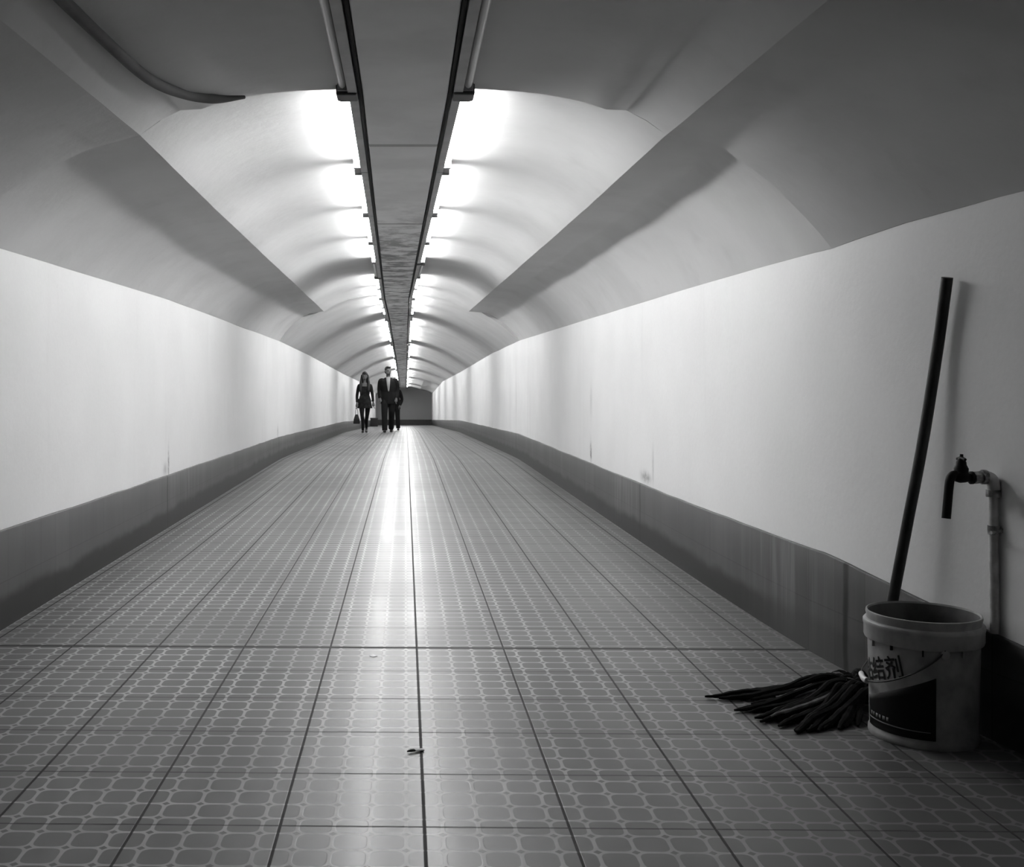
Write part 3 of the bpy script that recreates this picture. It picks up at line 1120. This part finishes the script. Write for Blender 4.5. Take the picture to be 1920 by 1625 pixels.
# jacket, open down the front
jp = [loft([(0.76, 0, 0.01, 0.205, 0.145), (0.90, 0, 0.005, 0.20, 0.14), (1.08, 0, 0.005, 0.19, 0.13), (1.25, 0, 0.0, 0.21, 0.135), (1.37, 0, 0.0, 0.215, 0.115), (1.43, 0, 0.005, 0.15, 0.085), (1.475, 0, 0.01, 0.082, 0.07)])]
for sx, el, wr in ((-1, (-0.240, 0.05, 1.14), (-0.218, -0.05, 0.92)), (1, (0.245, 0.05, 1.14), (0.218, -0.04, 0.92))):
    jp.append(limb([(sx * 0.14, 0, 1.385), (sx * 0.205, 0.01, 1.365), el, wr], [0.07, 0.072, 0.058, 0.048]))
fused('jacket', jp, M['black_cloth'], man, 0.010)
# shirt front showing between the lapels
n = 14
V, Fc = [], []
for i in range(n + 1):
    t = i / n
    z = 1.10 + (1.485 - 1.10) * t
    w = 0.014 + 0.045 * t ** 0.8
    yb = -lin([(1.08, 0.131), (1.25, 0.135), (1.37, 0.117), (1.43, 0.09), (1.49, 0.066)], z) - 0.004
    for k in range(7):
        u = -1 + 2 * k / 6
        V.append((u * w + 0.012 * (1 - t), yb + 0.012 * u * u * t - 0.004, z))
for i in range(n):
    for k in range(6):
        q = i * 7 + k
        Fc.append((q, q + 1, q + 8, q + 7))
sh = shell(link_mesh('shirt', V, Fc, M['shirt'], man), 0.008)
sh['label'] = 'pale shirt front'
tp = [loft([(0.84, 0, 0, 0.175, 0.125), (0.93, 0, 0, 0.175, 0.125), (1.02, 0, 0, 0.16, 0.115)])]
for sx, kn, ft in ((-1, (-0.10, -0.13, 0.50), (-0.092, -0.165, 0.06)), (1, (0.09, 0.02, 0.49), (0.075, 0.27, 0.09))):
    tp.append(limb([(sx * 0.085, 0, 0.90), (sx * 0.092, kn[1] * 0.5, 0.72), kn, ft], [0.105, 0.098, 0.082, 0.072]))
fused('trousers', tp, M['black_cloth'], man, 0.010)
for (sx, sy, sz, pitch) in ((-0.092, -0.20, 0.045, 0.0), (0.075, 0.235, 0.055, 0.35)):
    q = [ball((0, 0.05, 0), 0.042, 0.07, 0.044), ball((0, -0.06, -0.008), 0.046, 0.10, 0.036)]
    m_ = Matrix.Translation((sx, sy, sz)) @ Matrix.Rotation(pitch, 4, 'X')
    fused('shoe', [xform(a, m_) for a in q], M['leather'], man, 0.009)

# --- the woman
YW = 28.5
wpos = Vector(((684 - PX0) * YW / F, YW, fz(YW)))
woman = thing('person', 'person with long dark hair walking in a short dark dress, holding a black handbag', 'person', wpos)
hs, hm = head(Vector((0.0, -0.02, 1.50)), R(-4), 0.94)
bodyp = [loft([(0.78, 0, 0, 0.14, 0.10), (0.86, 0, 0, 0.155, 0.105), (0.99, 0, 0, 0.115, 0.08), (1.12, 0, -0.005, 0.125, 0.09), (1.24, 0, 0, 0.135, 0.075), (1.31, 0, 0, 0.085, 0.055)]),
         limb([(0, 0.005, 1.26), (0, 0.0, 1.34), (0, -0.012, 1.44)], [0.05, 0.043, 0.044])] + hs
WR = (-0.205, -0.05, 0.76)
for sx, el, wr in ((-1, (-0.205, 0.03, 1.0), WR), (1, (0.20, 0.04, 1.0), (0.225, 0.02, 0.78))):
    bodyp.append(limb([(sx * 0.12, 0, 1.255), (sx * 0.155, 0.01, 1.23), el, wr], [0.042, 0.040, 0.031, 0.023]))
    bodyp += hand(wr, Vector(wr) - Vector(el), sx, 0.9 if sx < 0 else 0.3)
for sx, kn, ft in ((-1, (-0.065, -0.13, 0.46), (-0.045, -0.16, 0.09)), (1, (0.06, 0.02, 0.45), (0.035, 0.28, 0.13))):
    bodyp.append(limb([(sx * 0.075, 0, 0.84), (sx * 0.075, kn[1] * 0.5, 0.66), kn, (ft[0], (kn[1] + ft[1]) / 2 + 0.03, 0.30), ft], [0.078, 0.068, 0.047, 0.045, 0.030]))
fused('body', bodyp, M['skin'], woman, 0.008)
eyes(woman, hm)
# long hair: cap, fringe, two falls over the shoulders, back
hp = [ball((0, 0.020, 0.045), 0.086, 0.100, 0.085), ball((0, -0.055, 0.066), 0.066, 0.044, 0.040)]
hp = [xform(q, hm) for q in hp]
hp.append(loft([(1.02, 0, 0.085, 0.13, 0.03), (1.15, 0, 0.085, 0.15, 0.035), (1.30, 0, 0.075, 0.125, 0.045), (1.45, 0, 0.045, 0.088, 0.06), (1.53, 0, 0.02, 0.075, 0.06)]))
for sx in (-1, 1):
    hp.append(limb([(sx * 0.072, 0.0, 1.53), (sx * 0.088, -0.015, 1.42), (sx * 0.105, -0.055, 1.28), (sx * 0.105, -0.095, 1.12), (sx * 0.09, -0.09, 1.03)], [0.028, 0.032, 0.040, 0.036, 0.012]))
fused('hair', hp, M['hair'], woman, 0.008)
dp = [loft([(0.645, 0, 0, 0.205, 0.16), (0.74, 0, 0, 0.185, 0.14), (0.86, 0, 0, 0.168, 0.12), (0.99, 0, 0, 0.125, 0.095), (1.12, 0, -0.005, 0.138, 0.105), (1.215, 0, 0, 0.138, 0.085), (1.25, 0, 0.005, 0.10, 0.06)])]
for sx, el, wr in ((-1, (-0.205, 0.03, 1.0), (-0.205, -0.035, 0.80)), (1, (0.20, 0.04, 1.0), (0.219, 0.025, 0.82))):
    dp.append(limb([(sx * 0.11, 0, 1.245), (sx * 0.155, 0.01, 1.225), el, wr], [0.05, 0.050, 0.040, 0.033]))
fused('dress', dp, M['dark_cloth'], woman, 0.009)
tp = []
for sx, kn, ft in ((-1, (-0.065, -0.13, 0.46), (-0.045, -0.16, 0.07)), (1, (0.06, 0.02, 0.45), (0.035, 0.28, 0.12))):
    tp.append(limb([(sx * 0.07, 0, 0.84), (sx * 0.075, kn[1] * 0.5, 0.66), kn, (ft[0], (kn[1] + ft[1]) / 2 + 0.03, 0.30), ft], [0.084, 0.073, 0.051, 0.049, 0.034]))
tp.append(loft([(0.80, 0, 0, 0.135, 0.095), (0.88, 0, 0, 0.14, 0.10)]))
fused('tights', tp, M['black_cloth'], woman, 0.008)
for (sx, sy, sz, pitch) in ((-0.045, -0.19, 0.042, 0.0), (0.035, 0.245, 0.065, 0.5)):
    q = [ball((0, 0.045, 0), 0.034, 0.06, 0.042), ball((0, -0.055, -0.012), 0.037, 0.085, 0.027), sweep([(0, 0.075, -0.006), (0, 0.078, -0.040)], [0.016, 0.012], 8)]
    m_ = Matrix.Translation((sx, sy, sz)) @ Matrix.Rotation(pitch, 4, 'X')
    fused('shoe', [xform(a, m_) for a in q], M['leather'], woman, 0.008)
# the handbag she carries
hx, hy, hz = wpos.x + WR[0] - 0.008, wpos.y + WR[1] - 0.02, wpos.z + WR[2] - 0.105
bag = thing('handbag', 'black handbag hanging from the hand of the person in a dress', 'bag', (hx, hy, hz - 0.42))
V, Fc = [], []
for z, w, d in ((0.0, 0.080, 0.040), (0.02, 0.088, 0.050), (0.12, 0.075, 0.048), (0.22, 0.045, 0.030), (0.25, 0.036, 0.016)):
    for sx, sy in ((-1, -1), (1, -1), (1, 1), (-1, 1)):
        V.append((sx * w, sy * d, z))
for i in range(4):
    for k in range(4):
        Fc.append((i * 4 + k, i * 4 + (k + 1) % 4, (i + 1) * 4 + (k + 1) % 4, (i + 1) * 4 + k))
Fc += [(3, 2, 1, 0), (16, 17, 18, 19)]
bevel(link_mesh('bag_body', V, Fc, M['leather'], bag, False), 0.012, 3)
strap = catmull([(-0.032, 0, 0.24), (-0.030, 0, 0.33), (-0.012, 0, 0.405), (0.0, 0, 0.42), (0.012, 0, 0.405), (0.030, 0, 0.33), (0.032, 0, 0.24)], 5)
link_mesh('strap', *sweep(strap, 0.006, 8), M['leather'], bag)

# --- the third person, mostly hidden behind the man
YT = 33.5
tpos = Vector(((739.5 - PX0) * YT / F, YT, fz(YT)))
third = thing('person', 'person in dark clothes walking close behind the man, mostly hidden by him', 'person', tpos)
hs, hm = head(Vector((-0.02, -0.02, 1.46)), 0.0, 0.93)
bodyp = [loft([(0.78, 0, 0, 0.14, 0.10), (0.86, 0, 0, 0.155, 0.105), (0.99, 0, 0, 0.13, 0.09), (1.12, 0, -0.005, 0.14, 0.09), (1.22, 0, 0, 0.14, 0.075), (1.28, 0, 0, 0.085, 0.055)]),
         limb([(0, 0.005, 1.24), (0, 0.0, 1.31), (-0.012, -0.012, 1.40)], [0.05, 0.045, 0.045])] + hs
arms = ((-1, (-0.20, 0.03, 0.98), (-0.16, -0.10, 0.80)), (1, (0.235, 0.03, 0.96), (0.17, -0.08, 0.78)))
for sx, el, wr in arms:
    bodyp.append(limb([(sx * 0.12, 0, 1.225), (sx * 0.16, 0.01, 1.20), el, wr], [0.045, 0.042, 0.034, 0.025]))
    bodyp += hand(wr, Vector(wr) - Vector(el), sx, 0.4)
legs = ((-1, (-0.08, 0.02, 0.45), (-0.08, 0.22, 0.12)), (1, (0.10, -0.10, 0.46), (0.12, -0.12, 0.09)))
for sx, kn, ft in legs:
    bodyp.append(limb([(sx * 0.08, 0, 0.84), (sx * 0.085, kn[1] * 0.5, 0.66), kn, ft], [0.078, 0.07, 0.048, 0.033]))
fused('body', bodyp, M['skin'], third, 0.009)
eyes(third, hm)
fused('hair', [xform(q, hm) for q in (ball((0, 0.022, 0.045), 0.084, 0.10, 0.085), ball((0, 0.06, -0.03), 0.072, 0.05, 0.09))], M['hair'], third, 0.009)
cp = [loft([(0.66, 0, 0, 0.19, 0.14), (0.86, 0, 0, 0.18, 0.13), (1.0, 0, 0, 0.16, 0.115), (1.12, 0, 0, 0.165, 0.115), (1.22, 0, 0, 0.16, 0.095), (1.28, 0, 0, 0.09, 0.065)])]
for sx, el, wr in arms:
    cp.append(limb([(sx * 0.12, 0, 1.22), (sx * 0.165, 0.01, 1.20), el, wr], [0.058, 0.06, 0.05, 0.042]))
fused('coat', cp, M['black_cloth'], third, 0.010)
tp = [loft([(0.76, 0, 0, 0.15, 0.11), (0.9, 0, 0, 0.15, 0.11)])]
for sx, kn, ft in legs:
    tp.append(limb([(sx * 0.08, 0, 0.82), (sx * 0.09, kn[1] * 0.5, 0.66), kn, (ft[0], ft[1], 0.07)], [0.092, 0.086, 0.074, 0.066]))
fused('trousers', tp, M['black_cloth'], third, 0.010)
for (sx, sy, sz, pitch) in ((0.12, -0.15, 0.045, 0.0), (-0.08, 0.19, 0.055, 0.35)):
    q = [ball((0, 0.045, 0), 0.038, 0.06, 0.044), ball((0, -0.055, -0.008), 0.042, 0.09, 0.036)]
    m_ = Matrix.Translation((sx, sy, sz)) @ Matrix.Rotation(pitch, 4, 'X')
    fused('shoe', [xform(a, m_) for a in q], M['leather'], third, 0.009)
